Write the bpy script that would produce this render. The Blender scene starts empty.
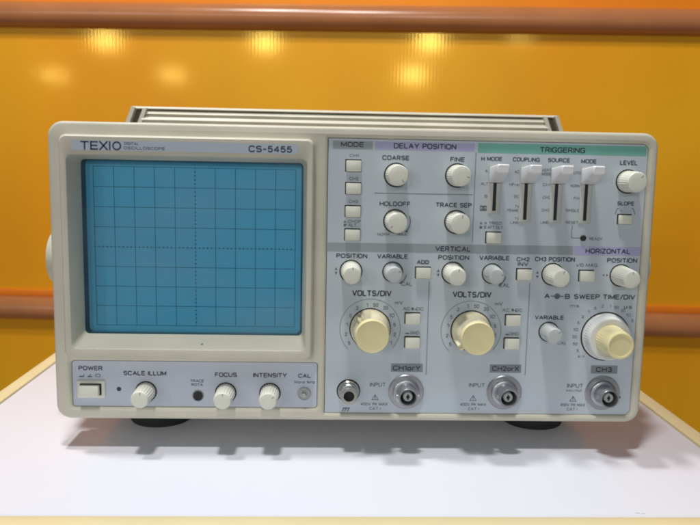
import bpy, bmesh, math, random
from mathutils import Vector, Matrix

# ------------------------------------------------------------------ scene, camera, light
S = bpy.context.scene
C = S.collection
random.seed(5)
MM = 0.001
S.view_settings.view_transform = 'Standard'
S.view_settings.look = 'None'
S.view_settings.exposure = 0.12
S.view_settings.gamma = 1.0
S.render.engine = 'CYCLES'
S.cycles.use_denoising = True
S.cycles.max_bounces = 8
S.cycles.transparent_max_bounces = 12
S.cycles.filter_width = 1.9            # a soft compact-camera picture

# camera: solved from the corners of the instrument front and of the table (mm)
yaw, pitch, roll = 0.0364192, 0.1335082, 0.0194555
cam_d = bpy.data.cameras.new('camera'); cam = bpy.data.objects.new('camera', cam_d); C.objects.link(cam)
fw = Vector((math.sin(yaw)*math.cos(pitch), math.cos(yaw)*math.cos(pitch), -math.sin(pitch)))
rt = Vector((math.cos(yaw), -math.sin(yaw), 0)); up = rt.cross(fw)
r2 = math.cos(roll)*rt + math.sin(roll)*up; u2 = -math.sin(roll)*rt + math.cos(roll)*up
m = Matrix((r2, u2, -fw)).transposed().to_4x4(); m.translation = Vector((-15.8687, -366.6737, 131.4981))*MM
cam.matrix_world = m
cam_d.sensor_width = 36.0; cam_d.lens = 740.3068/700*36.0
cam_d.clip_start = 0.01; cam_d.clip_end = 60
cam_d.dof.use_dof = True; cam_d.dof.focus_distance = 0.372; cam_d.dof.aperture_fstop = 20.0
S.camera = cam

W = bpy.data.worlds.new('World'); S.world = W; W.use_nodes = True
bg = W.node_tree.nodes['Background']
bg.inputs[0].default_value = (0.50, 0.74, 1.0, 1); bg.inputs[1].default_value = 0.105

def lamp(name, loc, power, rad, col):
    l = bpy.data.lights.new(name, 'POINT'); l.energy = power; l.shadow_soft_size = rad; l.color = col
    o = bpy.data.objects.new(name, l); C.objects.link(o); o.location = loc
    return o
# two lamps in the ceiling over the table, and the rows of lamps further back in the room
lamp('overhead_lamp', (-0.40, 0.035, 1.62), 51, 0.065, (1.0, 0.98, 0.95))
lamp('overhead_lamp', (-0.12, -0.34, 1.62), 52, 0.075, (1.0, 0.98, 0.95))
for x, y, k, r in ((-2.92, -4.47, 1.1, .09), (-4.99, -7.38, .7, .07), (-3.31, -7.29, .8, .08), (-1.44, -4.63, 1, .075), (0.085, -4.51, 1.15, .085), (-0.15, -7.13, 1.5, .10), (0.85, -4.30, .2, .06)):
    lamp('ceiling_lamp', (x, y, 1.232), 46*k, r, (1.0, 0.96, 0.90))

# ------------------------------------------------------------------ materials
def mat(name, col, rough=.5, metal=0., spec=.5, noise=None, bump=None, coat=0.):
    m = bpy.data.materials.new(name); m.use_nodes = True
    nt = m.node_tree; b = nt.nodes['Principled BSDF']
    b.inputs['Base Color'].default_value = (*col, 1); b.inputs['Roughness'].default_value = rough
    b.inputs['Metallic'].default_value = metal; b.inputs['Specular IOR Level'].default_value = spec
    b.inputs['Coat Weight'].default_value = coat
    tc = nt.nodes.new('ShaderNodeTexCoord')
    if noise:                                     # (scale, amount): faint mottling and dust
        n = nt.nodes.new('ShaderNodeTexNoise'); n.inputs['Scale'].default_value = noise[0]; n.inputs['Detail'].default_value = 5
        r = nt.nodes.new('ShaderNodeMapRange'); r.inputs[1].default_value = .3; r.inputs[2].default_value = .7
        r.inputs[3].default_value = 1-noise[1]; r.inputs[4].default_value = 1+noise[1]
        h = nt.nodes.new('ShaderNodeHueSaturation'); h.inputs['Color'].default_value = (*col, 1)
        nt.links.new(tc.outputs['Object'], n.inputs['Vector']); nt.links.new(n.outputs['Fac'], r.inputs[0])
        nt.links.new(r.outputs[0], h.inputs['Value']); nt.links.new(h.outputs[0], b.inputs['Base Color'])
    if bump:
        n2 = nt.nodes.new('ShaderNodeTexNoise'); n2.inputs['Scale'].default_value = bump[0]; n2.inputs['Detail'].default_value = 2
        bp = nt.nodes.new('ShaderNodeBump'); bp.inputs['Strength'].default_value = bump[1]; bp.inputs['Distance'].default_value = .0003
        nt.links.new(tc.outputs['Object'], n2.inputs['Vector']); nt.links.new(n2.outputs['Fac'], bp.inputs['Height'])
        nt.links.new(bp.outputs[0], b.inputs['Normal'])
    return m

M_cream = mat('cream_plastic', (.62, .59, .48), .42, noise=(28, .07), bump=(1500, .25))
M_case = mat('case_paint', (.56, .54, .45), .5, noise=(40, .05), bump=(1200, .3))
M_panel = mat('silver_blue_panel', (.53, .59, .64), .5, noise=(24, .045))
M_lower = mat('lavender_panel', (.55, .59, .67), .5, noise=(24, .045))
M_knob = mat('ivory_knob', (.80, .80, .70), .32, noise=(120, .04))
M_knobw = mat('white_knob', (.74, .75, .74), .3, noise=(120, .03))
M_knobg = mat('grey_knob', (.58, .61, .61), .35, noise=(120, .04))
M_lever = mat('white_lever', (.84, .84, .86), .3)
M_btn = mat('ivory_button', (.76, .76, .66), .38, noise=(150, .04))
M_yel = mat('yellow_knob', (.86, .77, .43), .3, noise=(120, .04))
M_yelp = mat('pale_yellow_skirt', (.82, .76, .52), .18, noise=(120, .04))
M_slot = mat('slot_plate', (.52, .54, .50), .45)
M_black = mat('black_gap', (.012, .013, .013), .6)
M_foot = mat('black_rubber', (.02, .022, .024), .7, bump=(800, .3))
M_ink = mat('dark_blue_ink', (.035, .045, .075), .6)
M_ink2 = mat('faded_ink', (.12, .14, .17), .6)
M_inkw = mat('white_ink', (.6, .65, .68), .6)
M_band_d = mat('dark_grey_band', (.24, .27, .29), .55)
M_rail_reflection = mat('orange_rail_reflection', (.78, .20, .006), .35)  # rail's reflection as a plain surface colour
M_hollow_shade = mat('olive_hollow_shade', (.15, .135, .085), .6)  # dark colour standing in for shade inside the handle ends
M_line = mat('grey_line', (.22, .25, .28), .6)
M_band_g = mat('grey_band', (.33, .37, .40), .55)
M_band_v = mat('lavender_band', (.44, .43, .65), .55)
M_band_t = mat('green_band', (.18, .47, .38), .55)
M_chrome = mat('nickel', (.62, .62, .62), .24, metal=1, bump=(600, .1))
M_steel = mat('dull_nickel', (.42, .43, .46), .36, metal=.85, bump=(700, .15))
M_insul = mat('grey_insulator', (.42, .45, .44), .5)
M_strip = mat('brand_strip', (.44, .50, .58), .4)
M_teal = mat('screen_surround', (.03, .09, .11), .45)
M_crt = mat('tube_face', (.72, .78, .80), .35, noise=(9, .03))
M_grid = mat('graticule_line', (.10, .24, .29), .5)
M_white = mat('white_laminate', (.77, .785, .86), .30, spec=.5, noise=(5, .012), bump=(300, .04))
M_edge = mat('cream_edge', (.80, .68, .40), .4, noise=(20, .05))
M_leg = mat('leg_steel', (.35, .35, .36), .4, metal=.8)
M_rail = mat('brown_rail', (.43, .165, .06), .24, noise=(12, .08), bump=(120, .06))
M_floor = mat('grey_floor', (.30, .29, .28), .6, noise=(3, .08))

def filter_mat():                                  # thin blue filter in front of the tube: tinted, with a faint gloss
    m = bpy.data.materials.new('blue_filter'); m.use_nodes = True; nt = m.node_tree; nt.nodes.clear()
    out = nt.nodes.new('ShaderNodeOutputMaterial'); tr = nt.nodes.new('ShaderNodeBsdfTransparent')
    tr.inputs[0].default_value = (.37, .81, 1.0, 1)
    gl = nt.nodes.new('ShaderNodeBsdfGlossy'); gl.inputs['Roughness'].default_value = .16; gl.inputs[0].default_value = (.9, .95, 1, 1)
    fr = nt.nodes.new('ShaderNodeFresnel'); fr.inputs[0].default_value = 1.45
    mx = nt.nodes.new('ShaderNodeMixShader')
    nt.links.new(fr.outputs[0], mx.inputs[0]); nt.links.new(tr.outputs[0], mx.inputs[1]); nt.links.new(gl.outputs[0], mx.inputs[2])
    df = nt.nodes.new('ShaderNodeBsdfDiffuse'); df.inputs[0].default_value = (.55, .68, .75, 1)      # pale diagonal sheen painted in as a diffuse film
    tc = nt.nodes.new('ShaderNodeTexCoord'); mp = nt.nodes.new('ShaderNodeMapping'); mp.inputs['Rotation'].default_value = (0, .7, 0); mp.inputs['Scale'].default_value = (9, 9, 26)
    n = nt.nodes.new('ShaderNodeTexNoise'); n.inputs['Scale'].default_value = 1.0; n.inputs['Detail'].default_value = 4; n.inputs['Roughness'].default_value = .5
    r = nt.nodes.new('ShaderNodeMapRange'); r.inputs[1].default_value = .38; r.inputs[2].default_value = .68; r.inputs[3].default_value = .01; r.inputs[4].default_value = .13
    nt.links.new(tc.outputs['Object'], mp.inputs[0]); nt.links.new(mp.outputs[0], n.inputs['Vector']); nt.links.new(n.outputs['Fac'], r.inputs[0])
    m2 = nt.nodes.new('ShaderNodeMixShader'); nt.links.new(r.outputs[0], m2.inputs[0]); nt.links.new(mx.outputs[0], m2.inputs[1]); nt.links.new(df.outputs[0], m2.inputs[2])
    nt.links.new(m2.outputs[0], out.inputs[0]); return m
M_filter = filter_mat()

def ribbed_mat(name, col, col2):                         # twin-wall polycarbonate: fine vertical flutes, amber gloss
    m = bpy.data.materials.new(name); m.use_nodes = True; nt = m.node_tree; b = nt.nodes['Principled BSDF']
    tc = nt.nodes.new('ShaderNodeTexCoord')
    w = nt.nodes.new('ShaderNodeTexWave'); w.wave_type = 'BANDS'; w.bands_direction = 'X'; w.wave_profile = 'SIN'
    w.inputs['Scale'].default_value = 2*math.pi/(20*.0062); w.inputs['Distortion'].default_value = 0
    nt.links.new(tc.outputs['Object'], w.inputs['Vector'])
    n = nt.nodes.new('ShaderNodeTexNoise'); n.inputs['Scale'].default_value = 3; n.inputs['Detail'].default_value = 3
    mp = nt.nodes.new('ShaderNodeMapping'); mp.inputs['Scale'].default_value = (1.6, 1, .25)
    nt.links.new(tc.outputs['Object'], mp.inputs[0]); nt.links.new(mp.outputs[0], n.inputs['Vector'])
    r = nt.nodes.new('ShaderNodeMapRange'); r.inputs[1].default_value = .3; r.inputs[2].default_value = .7; r.inputs[3].default_value = .93; r.inputs[4].default_value = 1.07
    nt.links.new(n.outputs['Fac'], r.inputs[0])
    r2 = nt.nodes.new('ShaderNodeMapRange'); r2.inputs[3].default_value = .955; r2.inputs[4].default_value = 1.02
    nt.links.new(w.outputs['Fac'], r2.inputs[0])
    mu = nt.nodes.new('ShaderNodeMath'); mu.operation = 'MULTIPLY'
    nt.links.new(r.outputs[0], mu.inputs[0]); nt.links.new(r2.outputs[0], mu.inputs[1])
    h = nt.nodes.new('ShaderNodeHueSaturation')
    n3 = nt.nodes.new('ShaderNodeTexNoise'); n3.inputs['Scale'].default_value = 1.7; n3.inputs['Detail'].default_value = 2
    r3 = nt.nodes.new('ShaderNodeMapRange'); r3.inputs[1].default_value = .35; r3.inputs[2].default_value = .65; nt.links.new(tc.outputs['Object'], n3.inputs['Vector']); nt.links.new(n3.outputs['Fac'], r3.inputs[0])
    cm = nt.nodes.new('ShaderNodeMix'); cm.data_type = 'RGBA'; cm.inputs[6].default_value = (*col, 1); cm.inputs[7].default_value = (*col2, 1)
    nt.links.new(r3.outputs[0], cm.inputs[0]); nt.links.new(cm.outputs[2], h.inputs['Color'])
    nt.links.new(mu.outputs[0], h.inputs['Value']); nt.links.new(h.outputs[0], b.inputs['Base Color'])
    bp = nt.nodes.new('ShaderNodeBump'); bp.inputs['Strength'].default_value = .022; bp.inputs['Distance'].default_value = .0006
    nt.links.new(w.outputs['Fac'], bp.inputs['Height']); nt.links.new(bp.outputs[0], b.inputs['Normal'])
    b.inputs['Roughness'].default_value = .42; b.inputs['Specular IOR Level'].default_value = 1.0
    b.inputs['Specular Tint'].default_value = (1, .74, .22, 1)
    gl = nt.nodes.new('ShaderNodeBsdfGlossy'); gl.inputs[0].default_value = (1, .74, .17, 1); gl.inputs['Roughness'].default_value = .085   # smooth amber skin
    nt.links.new(bp.outputs[0], gl.inputs['Normal'])
    mx = nt.nodes.new('ShaderNodeMixShader'); mx.inputs[0].default_value = .012
    nt.links.new(b.outputs[0], mx.inputs[1]); nt.links.new(gl.outputs[0], mx.inputs[2]); nt.links.new(mx.outputs[0], nt.nodes['Material Output'].inputs[0])
    return m
M_amber = ribbed_mat('amber_polycarbonate', (.80, .38, .009), (.74, .26, .003))
M_orange = ribbed_mat('orange_polycarbonate', (.82, .24, .01), (.80, .19, .008))

# ------------------------------------------------------------------ helpers (all lengths in mm)
POS = {}                                            # world anchor of every object made, mm
def finish(me, ang=.6):
    bm = bmesh.new(); bm.from_mesh(me); bmesh.ops.recalc_face_normals(bm, faces=bm.faces)
    for f in bm.faces: f.smooth = True
    for e in bm.edges: e.smooth = not (len(e.link_faces) != 2 or e.calc_face_angle(0) > ang)
    bm.to_mesh(me); bm.free()
def obj(name, bm, m, parent=None, at=(0, 0, 0), recalc=True):
    """link bm (mm, relative to the world point `at`) as one mesh object"""
    me = bpy.data.meshes.new(name); bmesh.ops.scale(bm, vec=(MM,)*3, verts=bm.verts); bm.to_mesh(me); bm.free()
    if recalc: finish(me)
    me.materials.append(m)
    o = bpy.data.objects.new(name, me); C.objects.link(o); set_at(o, at, parent); return o
def set_at(o, at, parent=None):
    POS[o.name] = Vector(at); base = Vector((0, 0, 0))
    if parent: o.parent = parent; base = POS[parent.name]
    o.location = (Vector(at)-base)*MM
def thing(name, label, cat, at=(0, 0, 0), rz=0):
    o = bpy.data.objects.new(name, None); C.objects.link(o); POS[o.name] = Vector(at)
    o.location = Vector(at)*MM; o.rotation_euler = (0, 0, rz); o.empty_display_size = .05
    o['label'] = label; o['category'] = cat; return o
def copy_to(o, at, parent):
    c = o.copy(); C.objects.link(c); set_at(c, at, parent)
    for ch in list(o.children):
        d = ch.copy(); C.objects.link(d); set_at(d, Vector(at)+POS[ch.name]-POS[o.name], c)
    return c
def box(bm, x0, x1, y0, y1, z0, z1, bev=0, seg=2):
    r = bmesh.ops.create_cube(bm, size=1)
    bmesh.ops.scale(bm, vec=(x1-x0, y1-y0, z1-z0), verts=r['verts'])
    bmesh.ops.translate(bm, vec=((x0+x1)/2, (y0+y1)/2, (z0+z1)/2), verts=r['verts'])
    if bev:
        es = list({e for v in r['verts'] for e in v.link_edges})
        bmesh.ops.bevel(bm, geom=es, offset=bev, segments=seg, affect='EDGES', profile=.5)
def rrect(x0, x1, z0, z1, r, n=6, rl=None):
    P = []; q = r if rl is None else rl           # rl: radius of the two left corners
    for cx, cz, a0, r in ((x1-r, z1-r, 0, r), (x0+q, z1-q, 90, q), (x0+q, z0+q, 180, q), (x1-r, z0+r, 270, r)):
        for i in range(n+1):
            a = math.radians(a0+90*i/n); P.append((cx+r*math.cos(a), cz+r*math.sin(a)))
    return P
def circle(cx, cz, r, n=40): return [(cx+r*math.cos(2*math.pi*i/n), cz+r*math.sin(2*math.pi*i/n)) for i in range(n)]
def loft(bm, loops, cap0=False, cap1=False):
    """loops: list of (outline, y)"""
    V = [[bm.verts.new((p[0], y, p[1])) for p in L] for L, y in loops]
    n = len(V[0])
    for a, b in zip(V, V[1:]):
        for i in range(n): bm.faces.new((a[i], a[(i+1) % n], b[(i+1) % n], b[i]))
    if cap0: bm.faces.new(V[0])
    if cap1: bm.faces.new(V[-1][::-1])
def flat(bm, P, y): bm.faces.new([bm.verts.new((p[0], y, p[1])) for p in P])
def stroke(bm, P, w, y, closed=False):
    """flat printed line of width w along the points P (x, z)"""
    n = len(P)
    for i in range(n if closed else n-1):
        a = Vector(P[i]); b = Vector(P[(i+1) % n]); d = (b-a)
        if d.length < 1e-6: continue
        d.normalize(); q = Vector((-d.y, d.x))*w/2; a2 = a-d*w*.15; b2 = b+d*w*.15
        flat(bm, [a2+q, b2+q, b2-q, a2-q], y-.0004*i)
def lathe(bm, prof, n=48, flute=0., cx=0, cz=0, cap=True):
    """prof: (radius, height towards the viewer, fluted?) turned round the panel normal"""
    V = []
    for p in prof:
        r, h, fl = (p+(0,))[:3] if len(p) == 2 else p
        V.append([bm.verts.new((cx+r*(1-(flute if fl and i % 2 else 0))*math.cos(2*math.pi*i/n), -h, cz+r*(1-(flute if fl and i % 2 else 0))*math.sin(2*math.pi*i/n))) for i in range(n)])
    for a, b in zip(V, V[1:]):
        for i in range(n): bm.faces.new((a[i], a[(i+1) % n], b[(i+1) % n], b[i]))
    if cap: bm.faces.new(V[-1])
def holed(name, outer, holes, y0, y1, bev, m, parent):
    """a plate with openings: outline curves filled, given thickness and rounded edges"""
    cu = bpy.data.curves.new(name, 'CURVE'); cu.dimensions = '2D'; cu.fill_mode = 'BOTH'
    cu.extrude = (y1-y0)/2-bev; cu.bevel_depth = bev; cu.bevel_resolution = 2; cu.offset = -bev
    for L in [outer]+holes:
        s = cu.splines.new('POLY'); s.points.add(len(L)-1); s.use_cyclic_u = True
        for p, q in zip(s.points, L): p.co = (q[0], q[1], 0, 1)
    o = bpy.data.objects.new('tmp', cu); C.objects.link(o)
    me = bpy.data.meshes.new_from_object(o.evaluated_get(bpy.context.evaluated_depsgraph_get()))
    bpy.data.objects.remove(o)
    bm = bmesh.new(); bm.from_mesh(me); bmesh.ops.remove_doubles(bm, verts=bm.verts, dist=1e-4)
    for v in bm.verts: v.co = Vector((v.co.x, (y0+y1)/2-v.co.z, v.co.y))
    return obj(name, bm, m, parent)
def arc(cx, cz, rx, rz, a0, a1, n=9):
    return [(cx+rx*math.cos(math.radians(a0+(a1-a0)*i/n)), cz+rz*math.sin(math.radians(a0+(a1-a0)*i/n))) for i in range(n+1)]
def glyphs():
    """plain grotesque capitals as pen strokes: character -> (width, polylines), cap height 1"""
    w = .74; G = {}
    O = arc(w-.3, .70, .3, .3, 0, 90)+arc(.3, .70, .3, .3, 90, 180)+arc(.3, .3, .3, .3, 180, 270)+arc(w-.3, .3, .3, .3, 270, 360); O.append(O[0])
    G['O'] = (w, [O]); G['0'] = (.6, [[(x*.6/w, z) for x, z in O]]); G['Q'] = (w, [O, [(.45, .25), (w, 0)]])
    Cc = arc(w-.3, .70, .3, .3, 20, 90)+arc(.3, .70, .3, .3, 90, 180)+arc(.3, .3, .3, .3, 180, 270)+arc(w-.3, .3, .3, .3, 270, 340)
    G['C'] = (w, [Cc]); G['G'] = (w, [Cc[:-3]+[(w, .3), (w, .46), (.42, .46)], [(w, .4), (w, 0)]])
    G['A'] = (.78, [[(0, 0), (.39, 1), (.78, 0)], [(.14, .34), (.64, .34)]])
    G['B'] = (.66, [[(.4, .53), (0, .53)], [(0, 0), (0, 1), (.4, 1)]+arc(.40, .765, .22, .235, 90, -90)+arc(.40, .265, .26, .265, 90, -90)+[(0, 0)]])
    G['D'] = (.72, [[(0, 0), (0, 1), (.36, 1)]+arc(.36, .64, .36, .36, 90, 0)+arc(.36, .36, .36, .36, 0, -90)+[(0, 0)]])
    G['E'] = (.62, [[(.62, 1), (0, 1), (0, 0), (.62, 0)], [(0, .52), (.56, .52)]]); G['F'] = (.58, [[(.58, 1), (0, 1), (0, 0)], [(0, .5), (.5, .5)]])
    G['H'] = (.70, [[(0, 0), (0, 1)], [(.7, 0), (.7, 1)], [(0, .52), (.7, .52)]]); G['I'] = (.0, [[(0, 0), (0, 1)]])
    G['J'] = (.5, [[(.5, 1), (.5, .25)]+arc(.25, .25, .25, .25, 0, -170)]); G['K'] = (.68, [[(0, 0), (0, 1)], [(.66, 1), (0, .38)], [(.24, .58), (.68, 0)]])
    G['L'] = (.56, [[(0, 1), (0, 0), (.56, 0)]]); G['M'] = (.84, [[(0, 0), (0, 1), (.42, .12), (.84, 1), (.84, 0)]]); G['N'] = (.7, [[(0, 0), (0, 1), (.7, 0), (.7, 1)]])
    P = [[(0, 0), (0, 1), (.38, 1)]+arc(.38, .735, .26, .265, 90, -90)+[(0, .47)]]; G['P'] = (.64, P); G['R'] = (.68, P+[[(.36, .47), (.68, 0)]])
    G['S'] = (.66, [arc(.36, .745, .28, .255, 25, 90)+arc(.30, .745, .30, .245, 90, 250)+arc(.38, .265, .28, .265, 70, -90)+arc(.30, .25, .30, .25, 270, 205)])
    G['T'] = (.7, [[(0, 1), (.7, 1)], [(.35, 1), (.35, 0)]]); G['U'] = (.7, [[(0, 1), (0, .3)]+arc(.3, .3, .3, .3, 180, 270)+arc(.4, .3, .3, .3, 270, 360)+[(.7, 1)]])
    G['V'] = (.74, [[(0, 1), (.37, 0), (.74, 1)]]); G['W'] = (1.06, [[(0, 1), (.26, 0), (.53, .9), (.80, 0), (1.06, 1)]])
    G['X'] = (.72, [[(0, 0), (.72, 1)], [(0, 1), (.72, 0)]]); G['Y'] = (.74, [[(0, 1), (.37, .46), (.74, 1)], [(.37, .46), (.37, 0)]]); G['Z'] = (.66, [[(0, 1), (.66, 1), (0, 0), (.66, 0)]])
    G['1'] = (.18, [[(0, .84), (.18, 1), (.18, 0)]]); G['2'] = (.58, [arc(.29, .70, .29, .30, 170, -20)+[(0, 0), (.58, 0)]])
    G['3'] = (.58, [arc(.28, .755, .26, .245, 160, -90)+arc(.29, .26, .29, .26, 90, -165)]); G['4'] = (.64, [[(.48, 0), (.48, 1), (0, .28), (.64, .28)]])
    G['5'] = (.60, [[(.54, 1), (.10, 1), (.04, .50)]+arc(.30, .32, .30, .32, 130, -160)])
    G['.'] = (.02, [[(0, 0), (.02, 0)]]); G['-'] = (.4, [[(0, .45), (.4, .45)]]); G['+'] = (.6, [[(0, .4), (.6, .4)], [(.3, .1), (.3, .7)]]); G['/'] = (.4, [[(0, -.05), (.4, 1.05)]])
    G["'"] = (.0, [[(0, 1), (0, .74)]]); G[' '] = (.22, [])
    o = [(x*.52/w, z*.68) for x, z in O]
    G['o'] = (.52, [o]); G['r'] = (.3, [[(0, 0), (0, .68)], [(0, .45)]+arc(.2, .45, .2, .22, 180, 60)]); G['m'] = (.8, [[(0, 0), (0, .68)], [(0, .5)]+arc(.2, .48, .2, .2, 180, 0)+[(.4, 0)], [(.4, .5)]+arc(.6, .48, .2, .2, 180, 0)+[(.8, 0)]])
    G['s'] = (.46, [[(x*.46/.66, z*.68) for x, z in G['S'][1][0]]]); G['x'] = (.48, [[(0, 0), (.48, .66)], [(0, .66), (.48, 0)]]); G['e'] = (.5, [[(.02, .36), (.5, .36)]+arc(.26, .34, .25, .34, 5, 320)])
    G['j'] = (.12, [[(.12, .66), (.12, -.1), (0, -.2)], [(.12, .88), (.12, .92)]]); G['p'] = (.52, [[(0, .66), (0, -.25)], o]); G['k'] = (.46, [[(0, 0), (0, 1)], [(.44, .66), (0, .28)], [(.16, .42), (.46, 0)]])
    G['z'] = (.46, [[(0, .66), (.46, .66), (0, 0), (.46, 0)]]); G['F_'] = G['F']; G['\u00b5'] = (.56, [[(0, .68), (0, -.22)], [(0, .2)]+arc(.22, .22, .22, .22, 190, 300)+[(.5, .68)], [(.5, .68), (.5, 0)]])
    G['\u03a9'] = (.74, [[(0, 0), (.24, 0)]+arc(.37, .6, .37, .4, 235, -55, 14)+[(.5, 0), (.74, 0)]])
    return G
GL = glyphs()
def lettering(bm, items, y, sel=None):
    """printed words: (string, centre x, centre z, width, cap height, weight)"""
    for s, cx, cz, w, h, wt in items:
        if sel and not sel(s, wt): continue
        pen = h*(.15, .19, .15, .17)[wt]
        adv = 0; segs = []
        for ch in s:
            gw, lines = GL[ch]
            segs += [[(adv+px, pz) for px, pz in L] for L in lines]; adv += gw+.27
        adv -= .27
        kx = (w-pen)/max(adv, .05) if adv > .1 else h*.7; kz = h-pen
        for i, L in enumerate(segs):
            stroke(bm, [(cx+(px-adv/2)*kx, cz+(pz-.5)*kz) for px, pz in L], pen, y-.003*(i % 3))

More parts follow.
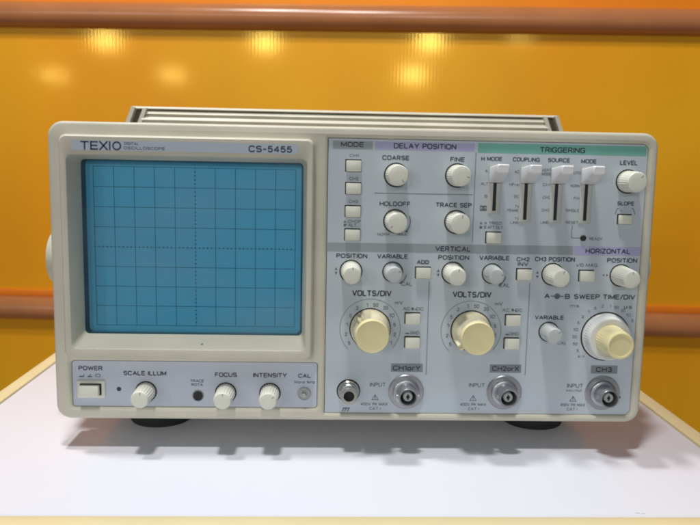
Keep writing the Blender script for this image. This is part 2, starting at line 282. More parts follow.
# ------------------------------------------------------------------ what is printed on the instrument (mm on the panels)
PANEL_TEXT = [
  ('MODE',-2.4,140.6,11.3,2.46,1), ('DELAY POSITION',33.5,140.4,31.0,2.72,1), ('TRIGGERING',102.1,139.9,22.8,2.76,1), ('COARSE',19.2,134.5,13.4,2.28,1), ('FINE',49.8,134.3,7.2,2.29,1),
  ('HOLDOFF',19.4,111.8,15.5,2.30,1), ('TRACE SEP',48.8,111.7,18.1,2.31,1), ('VERTICAL',49.3,89.7,18.0,2.63,1), ('HORIZONTAL',128.3,89.7,23.1,2.57,1), ('CH1',-1.4,135.2,4.4,1.58,0),
  ('CH2',-1.3,123.9,4.5,1.58,0), ('CH3',-1.3,112.6,4.5,1.59,0), ('CHOP',-0.6,102.7,6.5,1.50,0), ('ALT',-1.6,100.8,4.0,1.50,0), ('NORM',14.0,96.5,6.0,1.40,0),
  ('MAX',23.3,96.6,4.5,1.41,0), ('POSITION',-1.6,85.4,15.6,2.31,1), ('VARIABLE',18.9,85.4,15.4,2.32,1), ('ADD',34.3,82.8,6.1,2.12,1), ('CAL',26.5,71.5,5.6,2.03,0),
  ('VOLTS/DIV',8.9,66.5,20.0,3.04,1), ('POSITION',49.8,85.3,15.7,2.33,1), ('VARIABLE',70.5,85.4,15.3,2.34,1), ('CAL',76.2,71.5,5.6,2.05,0), ('VOLTS/DIV',59.9,66.5,19.9,3.07,1),
  ('CH2',85.1,85.0,6.6,2.04,1), ('INV',85.2,82.5,5.4,2.04,1), ('CH3 POSITION',101.4,85.2,20.5,2.35,1), ('x10 MAG',117.9,82.4,10.8,1.75,0), ('POSITION',135.9,85.1,15.5,2.37,1),
  ('A',98.4,66.3,2.8,2.57,1), ('B',108.9,66.2,2.6,2.58,1), ('SWEEP TIME/DIV',128.1,66.2,31.6,2.59,1), ('ms',112.9,61.4,4.7,1.65,0), ('µs',140.6,61.2,4.2,2.08,0),
  ('VARIABLE',100.2,55.1,15.0,2.17,1), ('CAL',107.5,41.8,4.7,1.66,0), ('mV',22.7,61.8,4.1,1.93,0), ('mV',73.8,61.9,4.1,1.95,0), ('AC',26.7,58.8,3.6,1.68,0),
  ('DC',33.6,58.8,3.6,1.68,0), ('GND',31.2,46.4,4.6,1.54,0), ('AC',77.6,58.7,3.6,1.65,0), ('DC',84.3,58.7,3.6,1.65,0), ('GND',82.4,46.4,4.7,1.55,0),
  ('CH1orY',27.7,27.8,14.4,2.68,1), ('CH2orX',78.9,28.0,14.0,2.60,1), ('CH3',130.3,28.0,8.4,2.62,1), ('INPUT',13.1,18.9,8.2,2.16,0), ('INPUT',64.4,19.1,8.3,2.18,0),
  ('INPUT',115.7,19.2,8.4,2.21,0), ('400V PK MAX',11.4,8.5,14.0,1.55,0), ('CAT I',11.9,6.1,5.7,1.55,0), ('400V PK MAX',62.8,8.7,13.6,1.57,0), ('CAT I',63.1,6.3,5.5,1.57,0),
  ('400V PK MAX',115.0,8.9,13.2,1.58,0), ('CAT I',114.8,6.6,5.5,1.58,0), ('1MΩ//25pF',115.3,16.6,8.4,1.05,0), ('H MODE',66.9,134.9,10.5,2.10,1), ('COUPLING',84.2,134.9,13.5,2.10,1),
  ('SOURCE',100.6,134.9,11.1,2.11,1), ('MODE',115.7,134.6,7.8,2.12,1), ('LEVEL',135.9,134.3,8.9,2.33,1), ('A',64.5,129.0,1.3,1.40,0), ('ALT',63.8,122.6,3.5,1.40,0),
  ('B',64.8,116.4,1.3,1.41,0), ('X-Y',63.7,110.4,3.3,1.41,2), ('AC',79.8,128.8,2.5,1.40,0), ('HFrej',78.8,122.5,5.0,1.41,0), ('DC',80.2,116.6,2.5,1.41,0),
  ('TV',80.7,111.6,2.3,1.31,0), ('FRAME',78.7,109.6,5.6,1.31,0), ('TV',80.9,105.5,2.3,1.32,0), ('LINE',79.8,103.5,4.1,1.32,0), ('VERT',94.6,129.9,4.5,1.41,0),
  ('MODE',94.7,128.0,4.5,1.41,0), ('CH1',95.0,122.7,3.8,1.41,0), ('CH2',95.3,116.4,3.8,1.42,0), ('CH3',95.2,110.0,3.8,1.42,0), ('LINE',95.0,103.8,4.1,1.42,0),
  ('AUTO',109.5,128.8,4.5,1.41,0), ('NORM',109.7,122.4,5.1,1.42,0), ('FIX',110.8,116.2,3.3,1.42,0), ('SINGLE',108.9,110.1,7.1,1.42,0), ('RESET',109.0,104.0,6.4,1.43,0),
  ('READY',121.7,95.9,6.7,1.54,0), ('SLOPE',135.8,114.0,8.7,2.04,1), ('+',133.6,110.5,1.5,1.33,0), ('-',138.2,110.4,1.5,0.41,0), ('+',141.1,130.1,1.5,1.32,0),
  ('-',127.8,124.1,1.5,0.41,0), ("A TRIG'D",69.0,103.0,9.1,1.52,0), ('B AFT DLY',69.3,100.9,9.6,1.52,0), ('5',-2.1,40.6,1.3,1.94,0), ('5',49.7,40.6,1.3,1.96,0),
  ('2',-3.8,45.2,1.3,1.93,0), ('2',47.9,45.1,1.3,1.95,0), ('1',-3.5,50.2,1.3,1.93,0), ('1',48.1,50.2,1.3,1.95,0), ('.5',-1.9,54.8,1.8,1.93,0),
  ('.5',49.5,54.8,1.8,1.95,0), ('.2',1.4,58.8,1.8,1.93,0), ('.2',52.8,58.8,1.8,1.94,0), ('.1',6.2,60.4,1.8,1.93,0), ('.1',57.5,60.5,1.8,1.95,0),
  ('50',11.0,60.5,2.6,1.93,0), ('50',62.4,60.5,2.7,1.95,0), ('20',16.0,59.1,2.6,1.93,0), ('20',67.4,59.1,2.7,1.95,0), ('10',19.3,55.2,2.6,1.94,0),
  ('10',70.8,55.2,2.7,1.95,0), ('5',20.8,50.3,1.3,1.94,0), ('5',72.4,50.2,1.3,1.96,0), ('2',21.0,45.4,1.3,1.94,0), ('2',72.6,45.4,1.3,1.96,0),
  ('1',19.0,40.9,1.3,1.95,0), ('1',70.7,40.8,1.3,1.96,0), ('X-Y',117.9,34.8,3.7,1.53,0), ('.5',115.7,37.9,1.6,1.53,0), ('50',114.3,41.5,2.4,1.53,0),
  ('20',113.8,45.2,2.4,1.53,0), ('10',114.2,49.0,2.4,1.53,0), ('5',115.4,52.6,1.2,1.53,0), ('2',117.5,55.7,1.2,1.53,0), ('1',120.2,58.4,1.2,1.53,0),
  ('.5',123.5,60.3,1.6,1.53,0), ('.2',127.1,61.3,1.6,1.53,0), ('.1',130.9,61.5,1.6,1.53,0), ('50',134.6,60.8,2.4,1.53,0), ('20',138.1,59.2,2.4,1.53,0),
  ('10',141.1,56.9,2.4,1.53,0), ('5',143.4,53.9,1.2,1.53,0),]
LOWER_TEXT = [
  ('POWER',-132.7,26.2,12.0,2.30,1), ('I / O',-132.1,22.4,8.5,1.60,0), ('SCALE ILLUM',-105.5,23.8,21.6,2.36,1), ('TRACE',-79.2,20.0,6.8,1.42,0), ('ROTA',-79.2,18.0,5.8,1.42,0),
  ('FOCUS',-64.6,23.4,11.2,2.38,1), ('INTENSITY',-42.2,23.3,17.3,2.39,1), ('CAL',-24.6,23.2,6.4,2.15,1), ('1Vp-p 1kHz',-24.6,19.9,10.7,1.43,0),]
STRIP_TEXT = [
  ('TEXIO',-123.1,137.5,18.9,4.06,3), ('DIGITAL',-108.3,138.7,6.9,1.23,0), ('OSCILLOSCOPE',-102.2,136.6,19.5,1.38,0), ('CS-5455',-42.1,137.4,20.9,3.17,1),]

# ------------------------------------------------------------------ setting: floor, partition, table
TZ = -16.0                                          # table top
bm = bmesh.new(); flat_v = [bm.verts.new(p) for p in ((-9000, -9000, TZ-750), (9000, -9000, TZ-750), (9000, 3000, TZ-750), (-9000, 3000, TZ-750))]
bm.faces.new(flat_v); fl = obj('floor', bm, M_floor); fl['kind'] = 'structure'

part = thing('partition_screen', 'amber ribbed plastic partition with brown tubular rails behind the table', 'partition', (33.3, 982.4, TZ-750), -0.07502)
PZ = TZ-750
def pobj(name, bm, m): return obj(name, bm, m, part, POS[part.name])
bm = bmesh.new(); box(bm, -2400, 2400, 6, 14, -128-PZ, 364-PZ); o = pobj('amber_panel', bm, M_amber)
bm = bmesh.new(); box(bm, -2400, 2400, 6, 14, 405-PZ, 1000-PZ); o = pobj('orange_panel', bm, M_orange)
bm = bmesh.new(); box(bm, -2400, 2400, 6, 14, 40, -173-PZ); o = pobj('lower_panel', bm, M_amber)
bm = bmesh.new(); box(bm, -2400, 2400, 1, 18, -129-PZ, -116-PZ, 2); pobj('reflection_strip', bm, M_rail_reflection)  # added strip imitating the rail's reflection in the panel
for zc in (385-PZ, -151-PZ, 1020-PZ):
    bm = bmesh.new(); n = 40; ring = []
    for x in (-2420, 2420):
        ring.append([bm.verts.new((x, 2+22.5*math.cos(2*math.pi*i/n), zc+22.3*math.sin(2*math.pi*i/n))) for i in range(n)])
    for i in range(n): bm.faces.new((ring[0][i], ring[0][(i+1) % n], ring[1][(i+1) % n], ring[1][i]))
    bm.faces.new(ring[0]); bm.faces.new(ring[1]); pobj('rail', bm, M_rail)
for x in (-2440, 2440):
    bm = bmesh.new(); box(bm, x-22, x+22, -22, 26, 0, 1050-PZ, 4); pobj('post', bm, M_rail)

XL, XR, YF, YB = -208.7, 187.5, -72.3, 345.0
table = thing('table', 'white topped table with cream edging under the beige instrument', 'table', ((XL+XR)/2, (YF+YB)/2, TZ-750))
bm = bmesh.new(); box(bm, XL, XR, YF, YB, TZ-22, TZ, .8); obj('tabletop', bm, M_white, table)
for a in ((XL-10, XL-.6, YF-10.5, YB+10), (XR+.6, XR+10.5, YF-10.5, YB+10), (XL-.5, XR+.5, YF-10.5, YF-.6), (XL-.5, XR+.5, YB+.6, YB+10)):
    bm = bmesh.new(); box(bm, *a, TZ-26, TZ+.8, 1.2); obj('edge_strip', bm, M_edge, table)
for x in (XL+14, XR-14):
    for y in (YF+14, YB-14):
        bm = bmesh.new(); box(bm, x-12, x+12, y-12, y+12, TZ-750, TZ-22.3, 2); obj('leg', bm, M_leg, table)
bm = bmesh.new()
for x, y, w, d, a in ((121.3, -68.7, 2.6, .35, -.25), (123.8, -69.1, 2.2, .35, -.1)):
    c, s = math.cos(a), math.sin(a)
    bm.faces.new([bm.verts.new((x+u*c-v*s, y+u*s+v*c, TZ+.06)) for u, v in ((-w/2, 0), (0, -d/2), (w/2, 0), (0, d/2))])
obj('scuff_mark', bm, M_line, table)

# ------------------------------------------------------------------ the oscilloscope
scope = thing('oscilloscope', 'beige two channel oscilloscope with blue screen and ivory knobs, standing on the white table', 'oscilloscope', (0, 0, TZ))
# case behind the front frame, with its vents
bm = bmesh.new(); loft(bm, [(rrect(-143, 143, 5, 144, 5), 26), (rrect(-143, 143, 5, 144, 5), 318), (rrect(-141, 141, 7, 142, 4), 320)], True, True)
obj('case', bm, M_case, scope)
bm = bmesh.new(); box(bm, -137, 137, 31, 316, -8.5, 5.2, 2); obj('underside_light_block', bm, M_case, scope)  # unseen tray added to keep light out from under the case
for x in (-143.1, 143.1):
    bm = bmesh.new()
    for i in range(14): box(bm, x-.3, x+.3, 120+i*9, 124+i*9, 60, 118)
    obj('vent_slots', bm, M_black, scope)
# front frame with openings for the screen and the two panels
outer = rrect(-150, 150, 0, 149, 7.5, 8)
holes = [rrect(-140.6, -23.4, 36.6, 134.2, 3.5), rrect(-14.3, 145.3, 3.7, 143.6, 3.2, rl=.5), rrect(-142.0, -18.0, 6.2, 30.2, 1.6)]
holed('front_frame', outer, holes, 0, 26, 1.7, M_cream, scope)
bm = bmesh.new(); loft(bm, [(rrect(-146.5, 146.5, 2.5, 146.5, 6), 24), (rrect(-146.5, 146.5, 2.5, 146.5, 6), 28)], True, True)
obj('rear_shell', bm, M_case, scope)

# screen: raised frame, dark surround, tube face with graticule, blue filter
fo = lambda d, r: rrect(-143.4+d, -20.9-d, 32.9+d, 142.7-d, r)
fi = lambda d, r: rrect(-139.5+d*1.0, -24.5-d, 38.2+d*2.0, 132.9-d*1.0, r)
bm = bmesh.new()
loft(bm, [(fo(0, 3.6), .8), (fo(0, 3.6), -3.2), (fo(.35, 3.4), -4.4), (fo(1.0, 3.0), -5.0), (fi(-.9, 3.2), -5.0), (fi(-.3, 2.9), -4.7), (fi(0, 2.6), -4.0), (fi(2.0, 2.2), 10.2), (fi(2.2, 2.2), 12.5)])
scr = obj('screen_frame', bm, M_cream, scope)
bm = bmesh.new(); loft(bm, [(rrect(-136.8, -28.9, 135.2, 139.9, .8), -5.06)], True); strip = obj('brand_strip', bm, M_strip, scr)
for t in STRIP_TEXT[1:]: bm = bmesh.new(); lettering(bm, [t], -5.12); obj('model_lettering', bm, M_ink, scr, recalc=False)
bm = bmesh.new()
# the maker's word in wide geometric strokes
z0, z1 = 135.5, 139.5; zm = (z0+z1)/2
for P in ([(-132.4, z1-.3), (-128.6, z1-.3)], [(-130.5, z1-.3), (-130.5, z0)],
          [(-127.5, z0), (-127.5, z1)], [(-127.5, z1-.3), (-124.3, z1-.3)], [(-127.5, zm), (-124.6, zm)], [(-127.5, z0+.3), (-124.3, z0+.3)],
          [(-123.4, z1), (-119.7, z0)], [(-123.4, z0), (-119.7, z1)], [(-118.6, z0), (-118.6, z1)]):
    stroke(bm, P, .72, -5.12)
stroke(bm, circle(-115.3, zm, 1.78, 28), .72, -5.12, True)
obj('brand_lettering', bm, M_ink, scr, recalc=False)
bm = bmesh.new(); box(bm, -.5, .5, -.4, .4, -.15, .3, .12); obj('dirt_speck', bm, M_line, scr, (-76.4, 0, 39.6))
SX0, SX1, SZ0, SZ1 = -137.4, -26.6, 42.3, 130.8
bm = bmesh.new(); loft(bm, [(rrect(SX0-1, SX1+1, SZ0-1, SZ1+1, 2.6), 10.4), (rrect(SX0+.2, SX1-.2, SZ0+.2, SZ1-.2, 2.4), 10.5), (rrect(-136.3, -27.7, 42.4, 131.0, 2.4), 15)])
obj('screen_surround', bm, M_teal, scope)
bm = bmesh.new(); flat(bm, rrect(-137, -27, 42, 131.6, 2), 14.2); obj('tube_face', bm, M_crt, scope)
bm = bmesh.new(); flat(bm, rrect(SX0-.4, SX1+.4, SZ0-.4, SZ1+.4, 2.6), 10.0); obj('screen_filter', bm, M_filter, scope, recalc=False)
bm = bmesh.new(); GX, GZ, D = -132.7, 45.8, 10.22
for i in range(11):
    x = GX+D*i
    if i != 5: stroke(bm, [(x, GZ), (x, GZ+8*D)], .30, 14.05)
for j in range(9):
    z = GZ+D*j
    if j != 4: stroke(bm, [(GX, z), (GX+10*D, z)], .30, 14.08)
for k in range(51): stroke(bm, [(GX+k*D/5, GZ+4*D-.42), (GX+k*D/5, GZ+4*D+.42)], .5, 14.02)
for k in range(41): stroke(bm, [(GX+5*D-.42, GZ+k*D/5), (GX+5*D+.42, GZ+k*D/5)], .5, 14.00)
stroke(bm, [(GX, GZ+4*D), (GX+10*D, GZ+4*D)], .14, 14.11); stroke(bm, [(GX+5*D, GZ), (GX+5*D, GZ+8*D)], .14, 14.13)
obj('graticule', bm, M_grid, scope, recalc=False)

# lower left panel
PY = 1.5
def plate(name, P, y, m, parent, thick=1.0, at=None):
    bm = bmesh.new(); loft(bm, [(P, y), (P, y+thick)], True, True); return obj(name, bm, m, parent)
lower = plate('lower_panel', rrect(-141.8, -18.2, 6.4, 30.0, 1.5), PY, M_lower, scope, 3)
bm = bmesh.new(); lettering(bm, LOWER_TEXT, PY-.1)
flat(bm, circle(-118.7, 15.4, 1.15, 20), PY-.1)
for a in ((-137.4, 22.4), (-133.2, 22.4)): stroke(bm, [(a[0]-1, a[1]-.6), (a[0]+1, a[1]-.6)], .5, PY-.1)
obj('panel_lettering', bm, M_ink, lower, recalc=False)
bm = bmesh.new(); lathe(bm, [(2.9, .25), (2.7, .5), (2.45, .2), (2.4, .16)], 32, cap=False); rot = obj('adjuster_hole', bm, M_steel, scope, (-78.8, PY, 12.2))
bm = bmesh.new(); lathe(bm, [(2.5, .14)], 32); obj('hole', bm, M_black, rot, (-78.8, PY, 12.2))
bm = bmesh.new(); lathe(bm, [(3.5, .0), (3.5, .5), (3.1, .9), (2.5, .5), (2.3, .45)], 32); cal = obj('calibration_terminal', bm, M_insul, scope, (-24.7, PY, 13.7))
bm = bmesh.new(); box(bm, -1.1, 1.1, -2.4, -.4, -.8, .8, .3); obj('contact_loop', bm, M_steel, cal, (-24.7, PY, 13.7))
# power switch
bm = bmesh.new(); loft(bm, [(rrect(-7.1, 7.1, -4.5, 4.5, 1), 0), (rrect(-7.1, 7.1, -4.5, 4.5, 1), -.7), (rrect(-6.7, 6.7, -4.1, 4.1, .8), -1.0), (rrect(-5.4, 5.4, -3.1, 3.1, .4), -1.0), (rrect(-5.4, 5.4, -3.1, 3.1, .4), -.05)])
pw = obj('power_switch', bm, M_btn, scope, (-132.6, PY, 15.4))
bm = bmesh.new(); flat(bm, rrect(-5.5, 5.5, -3.2, 3.2, .4), -.06); obj('switch_gap', bm, M_black, pw, (-132.6, PY, 15.4))
bm = bmesh.new(); box(bm, -5.2, 4.4, -3.6, -.02, -2.9, 2.4, .5); obj('switch_cap', bm, M_btn, pw, (-132.6, PY, 15.4))

# right hand control panel
panel = plate('control_panel', rrect(-14.1, 145.1, 3.9, 143.4, 3.0, rl=.4), PY, M_panel, scope, 3)
def band(m, x0, x1, z0, z1):
    bm = bmesh.new(); flat(bm, [(x0, z0), (x1, z0), (x1, z1), (x0, z1)], PY-.05); return obj('heading_band', bm, m, panel)
band(M_band_g, -12.0, 7.6, 138.3, 142.3); band(M_band_v, 8.8, 58.2, 138.3, 142.3); band(M_band_t, 59.8, 144.4, 137.7, 142.5)
band(M_band_g, -13.9, 110.4, 87.5, 92.0); band(M_band_v, 110.8, 145.0, 87.5, 92.0)
for x0, x1 in ((19.6, 36.0), (70.7, 87.0), (123.4, 137.4)): band(M_band_d, x0, x1, 25.8, 30.2)
for t in PANEL_TEXT:
    if t[5] == 1: bm = bmesh.new(); lettering(bm, [t], PY-.1); obj('heading_lettering', bm, M_ink, panel, recalc=False)
bm = bmesh.new(); lettering(bm, PANEL_TEXT, PY-.1, lambda s, w: w == 0)
def tri(x, z, s, d=1): flat(bm, [(x-s, z-d*s*.8), (x+s, z-d*s*.8), (x, z+d*s)], PY-.1)
for x, z in ((-9.4, 77.7), (42.2, 77.4), (92.8, 77.2)): tri(x, z+1.1, .75); tri(x, z-1.1, .75, -1)
flat(bm, [(126.2, 77.4), (127.2, 76.7), (127.2, 78.1)], PY-.1); flat(bm, [(129.2, 77.4), (128.2, 76.7), (128.2, 78.1)], PY-.1)
tri(-5.4, 102.6, .7); flat(bm, [(-6, 100.2), (-4.8, 100.2), (-4.8, 101.4), (-6, 101.4)], PY-.1)
tri(62.9, 103, .7); flat(bm, [(62.3, 100.2), (63.5, 100.2), (63.5, 101.4), (62.3, 101.4)], PY-.1)
flat(bm, [(62.0, 109.1), (65.4, 109.1), (65.4, 111.7), (62.0, 111.7)], PY-.08)
for x in (29.9, 81.2): flat(bm, [(x-.7, 58.2), (x+.5, 58.2), (x+.5, 59.4), (x-.7, 59.4)], PY-.1); stroke(bm, [(x+1, 58.5), (x+2, 58.5)], .5, PY-.1)
for x in (27.4, 78.9): stroke(bm, [(x-.9, 46), (x+.9, 46)], .6, PY-.1)
flat(bm, circle(103.6, 66.2, 1.5, 20), PY-.1); stroke(bm, [(100.4, 66.2), (106.9, 66.2)], .5, PY-.11)
for x in (11.8, 62.7, 115.0):
    stroke(bm, [(x-1.7, 10.8), (x+1.7, 10.8), (x, 13.6)], .28, PY-.1, True); stroke(bm, [(x, 11.9), (x, 12.9)], .35, PY-.11); stroke(bm, [(x, 11.25), (x, 11.5)], .35, PY-.11)
for cx, cz, r, a0, a1 in ((19.1, 77.7, 7.2, -52, -12), (69.6, 77.4, 7.2, -52, -12), (19.7, 103.1, 7.6, -40, 20), (100.2, 47.7, 6.8, -50, -25)):
    P = [(cx+r*math.cos(math.radians(a0+(a1-a0)*i/8)), cz+r*math.sin(math.radians(a0+(a1-a0)*i/8))) for i in range(9)]
    stroke(bm, P, .4, PY-.1); flat(bm, [(P[0][0]-1.1, P[0][1]-.5), (P[0][0]+.6, P[0][1]-.6), (P[0][0]+.4, P[0][1]+1.1)], PY-.105)
stroke(bm, [(131.6, 111.5), (130.6, 108.6)], .3, PY-.1); stroke(bm, [(139.8, 111.5), (140.8, 108.6)], .3, PY-.1)
stroke(bm, [(131.6, 111.5), (132.6, 111.5)], .3, PY-.1); stroke(bm, [(139.8, 111.5), (138.8, 111.5)], .3, PY-.1)
stroke(bm, [(109.2, 102.6), (109.2, 96.2), (113.8, 96.2)], .3, PY-.1)
obj('scale_lettering', bm, M_ink2, panel, recalc=False)
bm = bmesh.new(); lettering(bm, PANEL_TEXT, PY-.14, lambda s, w: w == 2); obj('reversed_lettering', bm, M_inkw, panel, recalc=False)
bm = bmesh.new()
bm.free()
for P in ([(58.9, 93), (58.9, 138)], [(9, 117.0), (58, 117.0)], [(37.8, 73), (37.8, 24.5)], [(89.2, 73), (89.2, 24.5)]): bm = bmesh.new(); stroke(bm, P, .4, PY-.06); obj('dividing_line', bm, M_line, panel, recalc=False)
for cx, cz in ((8.4, 48.2), (60.1, 47.8)): bm = bmesh.new(); stroke(bm, [(cx+15.4*math.cos(math.radians(a)), cz+15.4*math.sin(math.radians(a))) for a in range(-40, 226, 5)], .28, PY-.06); obj('scale_ring', bm, M_line, panel, recalc=False)
bm = bmesh.new(); lathe(bm, [(1.5, 0), (1.5, .6), (1.0, 1.0)], 24); obj('ready_lamp', bm, M_black, scope, (115.1, PY, 96.2))

# --- knobs
def knob(kind, at, r, h, m, ang, flutes=36, taper=.9, first={}):
    key = (kind, r, h, m.name)
    if key not in first:
        n = flutes*2; bm = bmesh.new()
        lathe(bm, [(r*1.0, 0, 1), (r*1.0, .6, 1), (r*.97, 1.2, 1), (r*taper, h-1.0, 1), (r*(taper-.03), h-.45, 1), (r*(taper-.10), h-.08), (r*(taper-.16), h), (r*.3, h+.03)], n, .06 if kind == 'fluted_knob' else .035)
        k = obj(kind, bm, m, scope, at)
        bm = bmesh.new(); lathe(bm, [(r*1.10, .08), (r*.7, .1)], 48); obj('shaft_gap', bm, M_black, k, at, recalc=False)
        bm = bmesh.new(); stroke(bm, [(0, r*.50), (0, r*.76)], .34, -h-.06)
        p = obj('pointer', bm, M_line, k, at, recalc=False); p.rotation_euler = (0, math.radians(ang), 0)
        first[key] = k; return k
    k = copy_to(first[key], at, scope)
    for c in k.children:
        if c.name.startswith('pointer'): c.rotation_euler = (0, math.radians(ang), 0)
    return k
for at, ang in (((19.5, PY, 126.1), 140), ((49.9, PY, 126.4), 100), ((19.7, PY, 103.2), -125), ((50.3, PY, 103.3), 15), ((135.9, PY, 125.0), 40)): knob('knob', at, 5.5, 12.3, M_knob, ang, 30, .93)
for at, ang in (((-1.9, PY, 77.6), 8), ((49.6, PY, 77.5), 10), ((100.6, PY, 77.5), 20), ((135.7, PY, 77.4), 5)): knob('knob', at, 5.3, 14.5, M_knob, ang, 30, .84)
for at, ang in (((19.1, PY, 77.6), 60), ((69.6, PY, 77.4), 75), ((100.2, PY, 47.7), 50)): knob('small_knob', at, 4.8, 10.5, M_knobg, ang, 26, .84)
for at, ang in (((-105.1, PY, 14.2), 5), ((-64.7, PY, 13.9), 4), ((-42.2, PY, 13.9), 50)): knob('fluted_knob', at, 5.0, 14.0, M_knob, ang, 22, .90)
# volts per division switches: pale skirt with a pointer nose, yellow cap
for at, ang in (((8.4, PY, 48.3), 35), ((60.1, PY, 47.8), 124)):
    bm = bmesh.new(); lathe(bm, [(10.1, 0, 1), (10.1, 2.2, 1), (9.5, 3.0, 0), (8.9, 5.5), (8.4, 16.0)], 96, .02)
    k = obj('range_knob', bm, M_yelp, scope, at)
    bm = bmesh.new(); lathe(bm, [(10.6, .08), (7, .1)], 48); obj('shaft_gap', bm, M_black, k, at, recalc=False)
    bm = bmesh.new(); lathe(bm, [(8.4, 15.9), (8.42, 16.2), (8.25, 17.8), (7.9, 18.3), (7.5, 18.2), (3, 18.1)], 64); obj('knob_cap', bm, M_yel, k, at)
    bm = bmesh.new(); box(bm, -1.7, -.5, -14.5, -1.0, 7.6, 10.3, .5, 3); box(bm, .5, 1.7, -14.5, -1.0, 7.6, 10.3, .5, 3); box(bm, -.8, .8, -13.5, -1.2, 7.4, 9.5, .3)
    p = obj('pointer_nose', bm, M_yelp, k, at); p.rotation_euler = (0, -math.radians(ang), 0)
# sweep switch: white fluted dial with a yellow knob inside
at = (129.8, PY, 45.6)
bm = bmesh.new(); lathe(bm, [(12.2, 0), (12.2, 1.0), (11.7, 1.6, 1), (11.2, 6.6, 1), (10.6, 7.4), (9.6, 7.6), (8.6, 7.2), (7.8, 7.1)], 112, .022)
k = obj('sweep_dial', bm, M_knobw, scope, at)
bm = bmesh.new(); lathe(bm, [(7.7, 6.9, 1), (7.6, 8.0, 1), (6.9, 19.6, 1), (6.6, 20.4), (6.1, 20.7), (5.5, 20.6), (5.2, 20.1), (2, 20.1)], 72, .025); obj('sweep_knob', bm, M_yel, k, at)
bm = bmesh.new(); lathe(bm, [(12.9, .08), (9, .1)], 48); obj('shaft_gap', bm, M_black, k, at, recalc=False)

# --- push buttons
def button(at, w=7.4, h=5.4, out=2.4, pressed=False, first={}):
    key = (w, h, out)
    if key not in first:
        bm = bmesh.new(); box(bm, -w/2, w/2, -out, -.02, -h/2, h/2, .45); b = obj('push_button', bm, M_btn, scope, at)
        bm = bmesh.new(); flat(bm, rrect(-w/2-.45, w/2+.15, -h/2-.12, h/2+.55, .25), -.07); obj('button_gap', bm, M_black, b, at, recalc=False)
        first[key] = b; return b
    return copy_to(first[key], at, scope)
for p in ((-1.6, 130.1), (-1.5, 119.0), (-1.5, 107.6), (-1.5, 96.0), (34.5, 77.3), (85.9, 77.2), (117.9, 76.9), (69.4, 95.6), (29.9, 53.8), (30.1, 41.3), (81.3, 53.5), (81.2, 41.3)): button((p[0], PY, p[1]))
button((135.6, PY, 105.9), 6.8, 4.6, 1.9)

# --- slide switches
for cx, zb in ((69.0, 107.6), (84.7, 103.4), (100.0, 103.4), (115.1, 103.4)):
    at = (cx, PY, 119); H = 119-zb
    bm = bmesh.new(); loft(bm, [(rrect(-3.1, 3.1, -H, 13.2, .5), 0), (rrect(-3.1, 3.1, -H, 13.2, .5), -.35), (rrect(-2.8, 2.8, -H+.3, 12.9, .4), -.5)], False, True)
    s = obj('slide_switch', bm, M_slot, scope, at)
    bm = bmesh.new(); flat(bm, rrect(-.85, .85, -H+1.6, 12, .2), -.56); obj('slot', bm, M_black, s, at, recalc=False)
    bm = bmesh.new()                              # wedge shaped lever: wide front face, underside running back to the slot
    sec = ((-3.2, 3.2, 4.2, 12.0, .6, -.6), (-3.25, 3.25, 4.6, 12.2, .7, -4), (-3.2, 3.2, 6.6, 12.8, .8, -9), (-3.1, 3.1, 8.8, 13.4, .9, -15), (-3.0, 3.0, 9.1, 13.4, .9, -16.4), (-2.5, 2.5, 9.7, 12.9, .7, -17))
    loft(bm, [(rrect(a0, a1, b0, b1, r, 3), y) for a0, a1, b0, b1, r, y in sec], True, True); obj('lever', bm, M_lever, s, at)

# --- input sockets and earth terminal
bnc = None
for x, z in ((27.7, 15.4), (78.6, 15.5), (130.1, 15.6)):
    at = (x, PY, z)
    if bnc is None:
        bm = bmesh.new(); lathe(bm, [(9.1, 0), (9.1, .7), (8.7, 1.1), (6.9, 1.1), (6.9, 1.3), (6.6, 2.4), (6.0, 2.7), (5.0, 2.7), (4.8, 3.2), (4.8, 10.6), (4.55, 11.0), (4.1, 11.0), (3.9, 10.6), (3.9, 3.2)], 56, cap=False)
        bnc = obj('input_socket', bm, M_steel, scope, at)
        bm = bmesh.new(); lathe(bm, [(3.95, 3.3)], 32); obj('socket_well', bm, M_black, bnc, at, recalc=False)
        bm = bmesh.new(); lathe(bm, [(2.5, 3.3), (2.4, 9.0), (2.2, 9.3), (.9, 9.3), (.9, 6)], 32); obj('insulator', bm, M_insul, bnc, at)
        bm = bmesh.new(); box(bm, -.35, .35, -9.45, -6, -1.4, 1.4, .1); obj('centre_contact', bm, M_black, bnc, at)
        for sx in (-1, 1):
            bm = bmesh.new(); lathe(bm, [(.95, 0), (.95, 1.5), (.7, 1.8)], 16)
            bmesh.ops.rotate(bm, verts=bm.verts, cent=(0, 0, 0), matrix=Matrix.Rotation(math.pi/2*sx, 3, 'Z'))
            bmesh.ops.translate(bm, verts=bm.verts, vec=(sx*4.5, -8.2, 0)); obj('bayonet_lug', bm, M_steel, bnc, at)
    else: copy_to(bnc, at, scope)
at = (-2.0, PY, 15.5)
bm = bmesh.new(); lathe(bm, [(5.5, .1), (5.5, 1.0), (5.0, 1.6), (4.9, 4.6, 1), (4.5, 5.0), (4.3, 5.0), (4.3, 9.2), (4.0, 9.7), (2.7, 9.7), (2.5, 9.3), (2.5, 4)], 48, .02, cap=False); g = obj('earth_terminal', bm, M_chrome, scope, at)
bm = bmesh.new(); lathe(bm, [(2.55, 6)], 32); obj('hole', bm, M_black, g, at, recalc=False)
bm = bmesh.new(); lathe(bm, [(6.1, .08), (4, .1)], 40); obj('shaft_gap', bm, M_black, g, at, recalc=False)
bm = bmesh.new()
stroke(bm, [(-4.6, 6.3), (-1.2, 6.3)], .4, PY-.1)
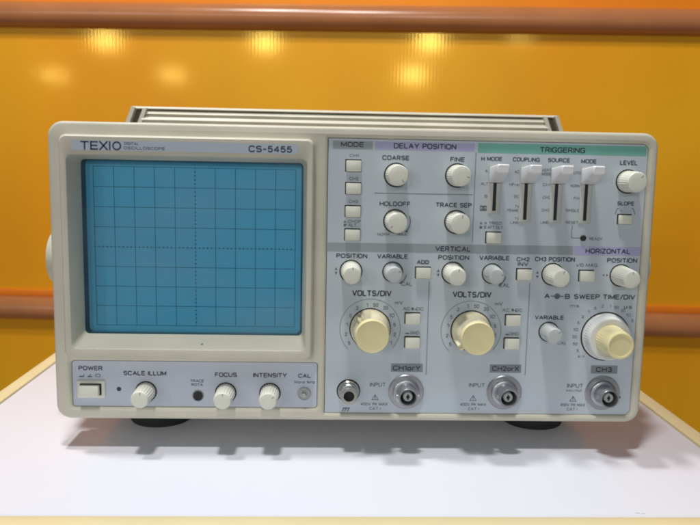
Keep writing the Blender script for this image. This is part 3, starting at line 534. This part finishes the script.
for x in (-4.2, -2.9, -1.5): stroke(bm, [(x, 6.2), (x-.8, 4.5)], .4, PY-.1)
obj('earth_symbol', bm, M_ink, panel, recalc=False)

# --- feet
for x in (-107.6, 107.5):
    for y in (48, 285):
        at = (x, y, TZ)
        bm = bmesh.new(); n = 40; R = ((16.5, 0), (17.2, 1), (17.6, 14), (17.6, 20.8)); V = [[bm.verts.new((r*math.cos(2*math.pi*i/n), r*math.sin(2*math.pi*i/n), z+.05)) for i in range(n)] for r, z in R]
        for a, b in zip(V, V[1:]):
            for i in range(n): bm.faces.new((a[i], a[(i+1) % n], b[(i+1) % n], b[i]))
        bm.faces.new(V[0][::-1]); bm.faces.new(V[-1]); obj('rubber_foot', bm, M_foot, scope, at)

# --- carrying handle, folded back over the case
bm = bmesh.new()
def bar(bm, P, x0, x1):
    a = [bm.verts.new((x0, y, z)) for y, z in P]; b = [bm.verts.new((x1, y, z)) for y, z in P]; n = len(P)
    bm.faces.new(a); bm.faces.new(b[::-1])
    for i in range(n): bm.faces.new((a[i], a[(i+1) % n], b[(i+1) % n], b[i]))
bar(bm, [(197.5, 148), (204, 148), (204, 168.2), (197.5, 168.2)], -147, 147)
for i, z in enumerate((166.6, 162.2, 157.8, 153.4)):
    y = 190.5-2.0*i; bar(bm, [(y, z-2.3), (y, z-2.0), (y+2.0, z+.1), (199, z+.2), (199, z-4.4), (y+2.6, z-4.4), (y+2.2, z-2.6)], -149.6-i*.8, 149.6+i*.8)
bar(bm, [(191.2, 168.4), (191.3, 168.7), (192.6, 169.8), (204, 169.8), (204, 167.9), (191.6, 168.0)], -158, 158)
hd = obj('carry_handle', bm, M_cream, scope)
for s in (-1, 1):
    bm = bmesh.new()
    for prof in (((157.6, 169.6), (161.9, 158.4), (164.2, 150), (160.8, 150), (158.9, 158.4), (154.9, 169.0)), ((149.2, 168.6), (153.2, 158.4), (156, 150), (152.2, 150), (149.8, 158.4), (146.6, 168.6))):
        a = [bm.verts.new((s*x, 189.2, z)) for x, z in prof]; b = [bm.verts.new((s*x, 202, z)) for x, z in prof]
        bm.faces.new(a); bm.faces.new(b)
        for i in range(6): bm.faces.new((a[i], a[(i+1) % 6], b[(i+1) % 6], b[i]))
    # arm running down to the pivot near the front
    P = [(162.2, 195, 151), (162.4, 150, 126), (161.5, 55, 80)]
    rows = [[bm.verts.new((s*(x+dx), y+dy*.5, z+dy)) for dx, dy in ((-2, -7), (2, -7), (2, 7), (-2, 7))] for x, y, z in P]
    for a, b in zip(rows, rows[1:]):
        for i in range(4): bm.faces.new((a[i], a[(i+1) % 4], b[(i+1) % 4], b[i]))
    bm.faces.new(rows[0]); bm.faces.new(rows[-1])
    obj('handle_arm', bm, M_cream, hd)
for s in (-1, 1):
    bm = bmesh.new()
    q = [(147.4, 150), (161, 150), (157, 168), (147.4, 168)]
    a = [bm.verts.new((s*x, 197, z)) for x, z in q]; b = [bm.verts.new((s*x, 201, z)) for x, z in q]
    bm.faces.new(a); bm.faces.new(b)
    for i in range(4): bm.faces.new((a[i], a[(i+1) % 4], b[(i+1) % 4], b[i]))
    obj('handle_web', bm, M_hollow_shade, hd)  # shade of the hollow end is in its colour
for s in (-1, 1):
    bm = bmesh.new(); n = 36
    V = [[bm.verts.new((s*x, r*math.cos(2*math.pi*i/n), r*math.sin(2*math.pi*i/n))) for i in range(n)] for r, x in ((17, 142), (17, 158.5), (14, 164.2), (10, 165.2))]
    for a, b in zip(V, V[1:]):
        for i in range(n): bm.faces.new((a[i], a[(i+1) % n], b[(i+1) % n], b[i]))
    bm.faces.new(V[-1]); bm.faces.new(V[0]); obj('handle_pivot', bm, M_cream, scope, (0, 45, 77))
bpy.context.view_layer.update()
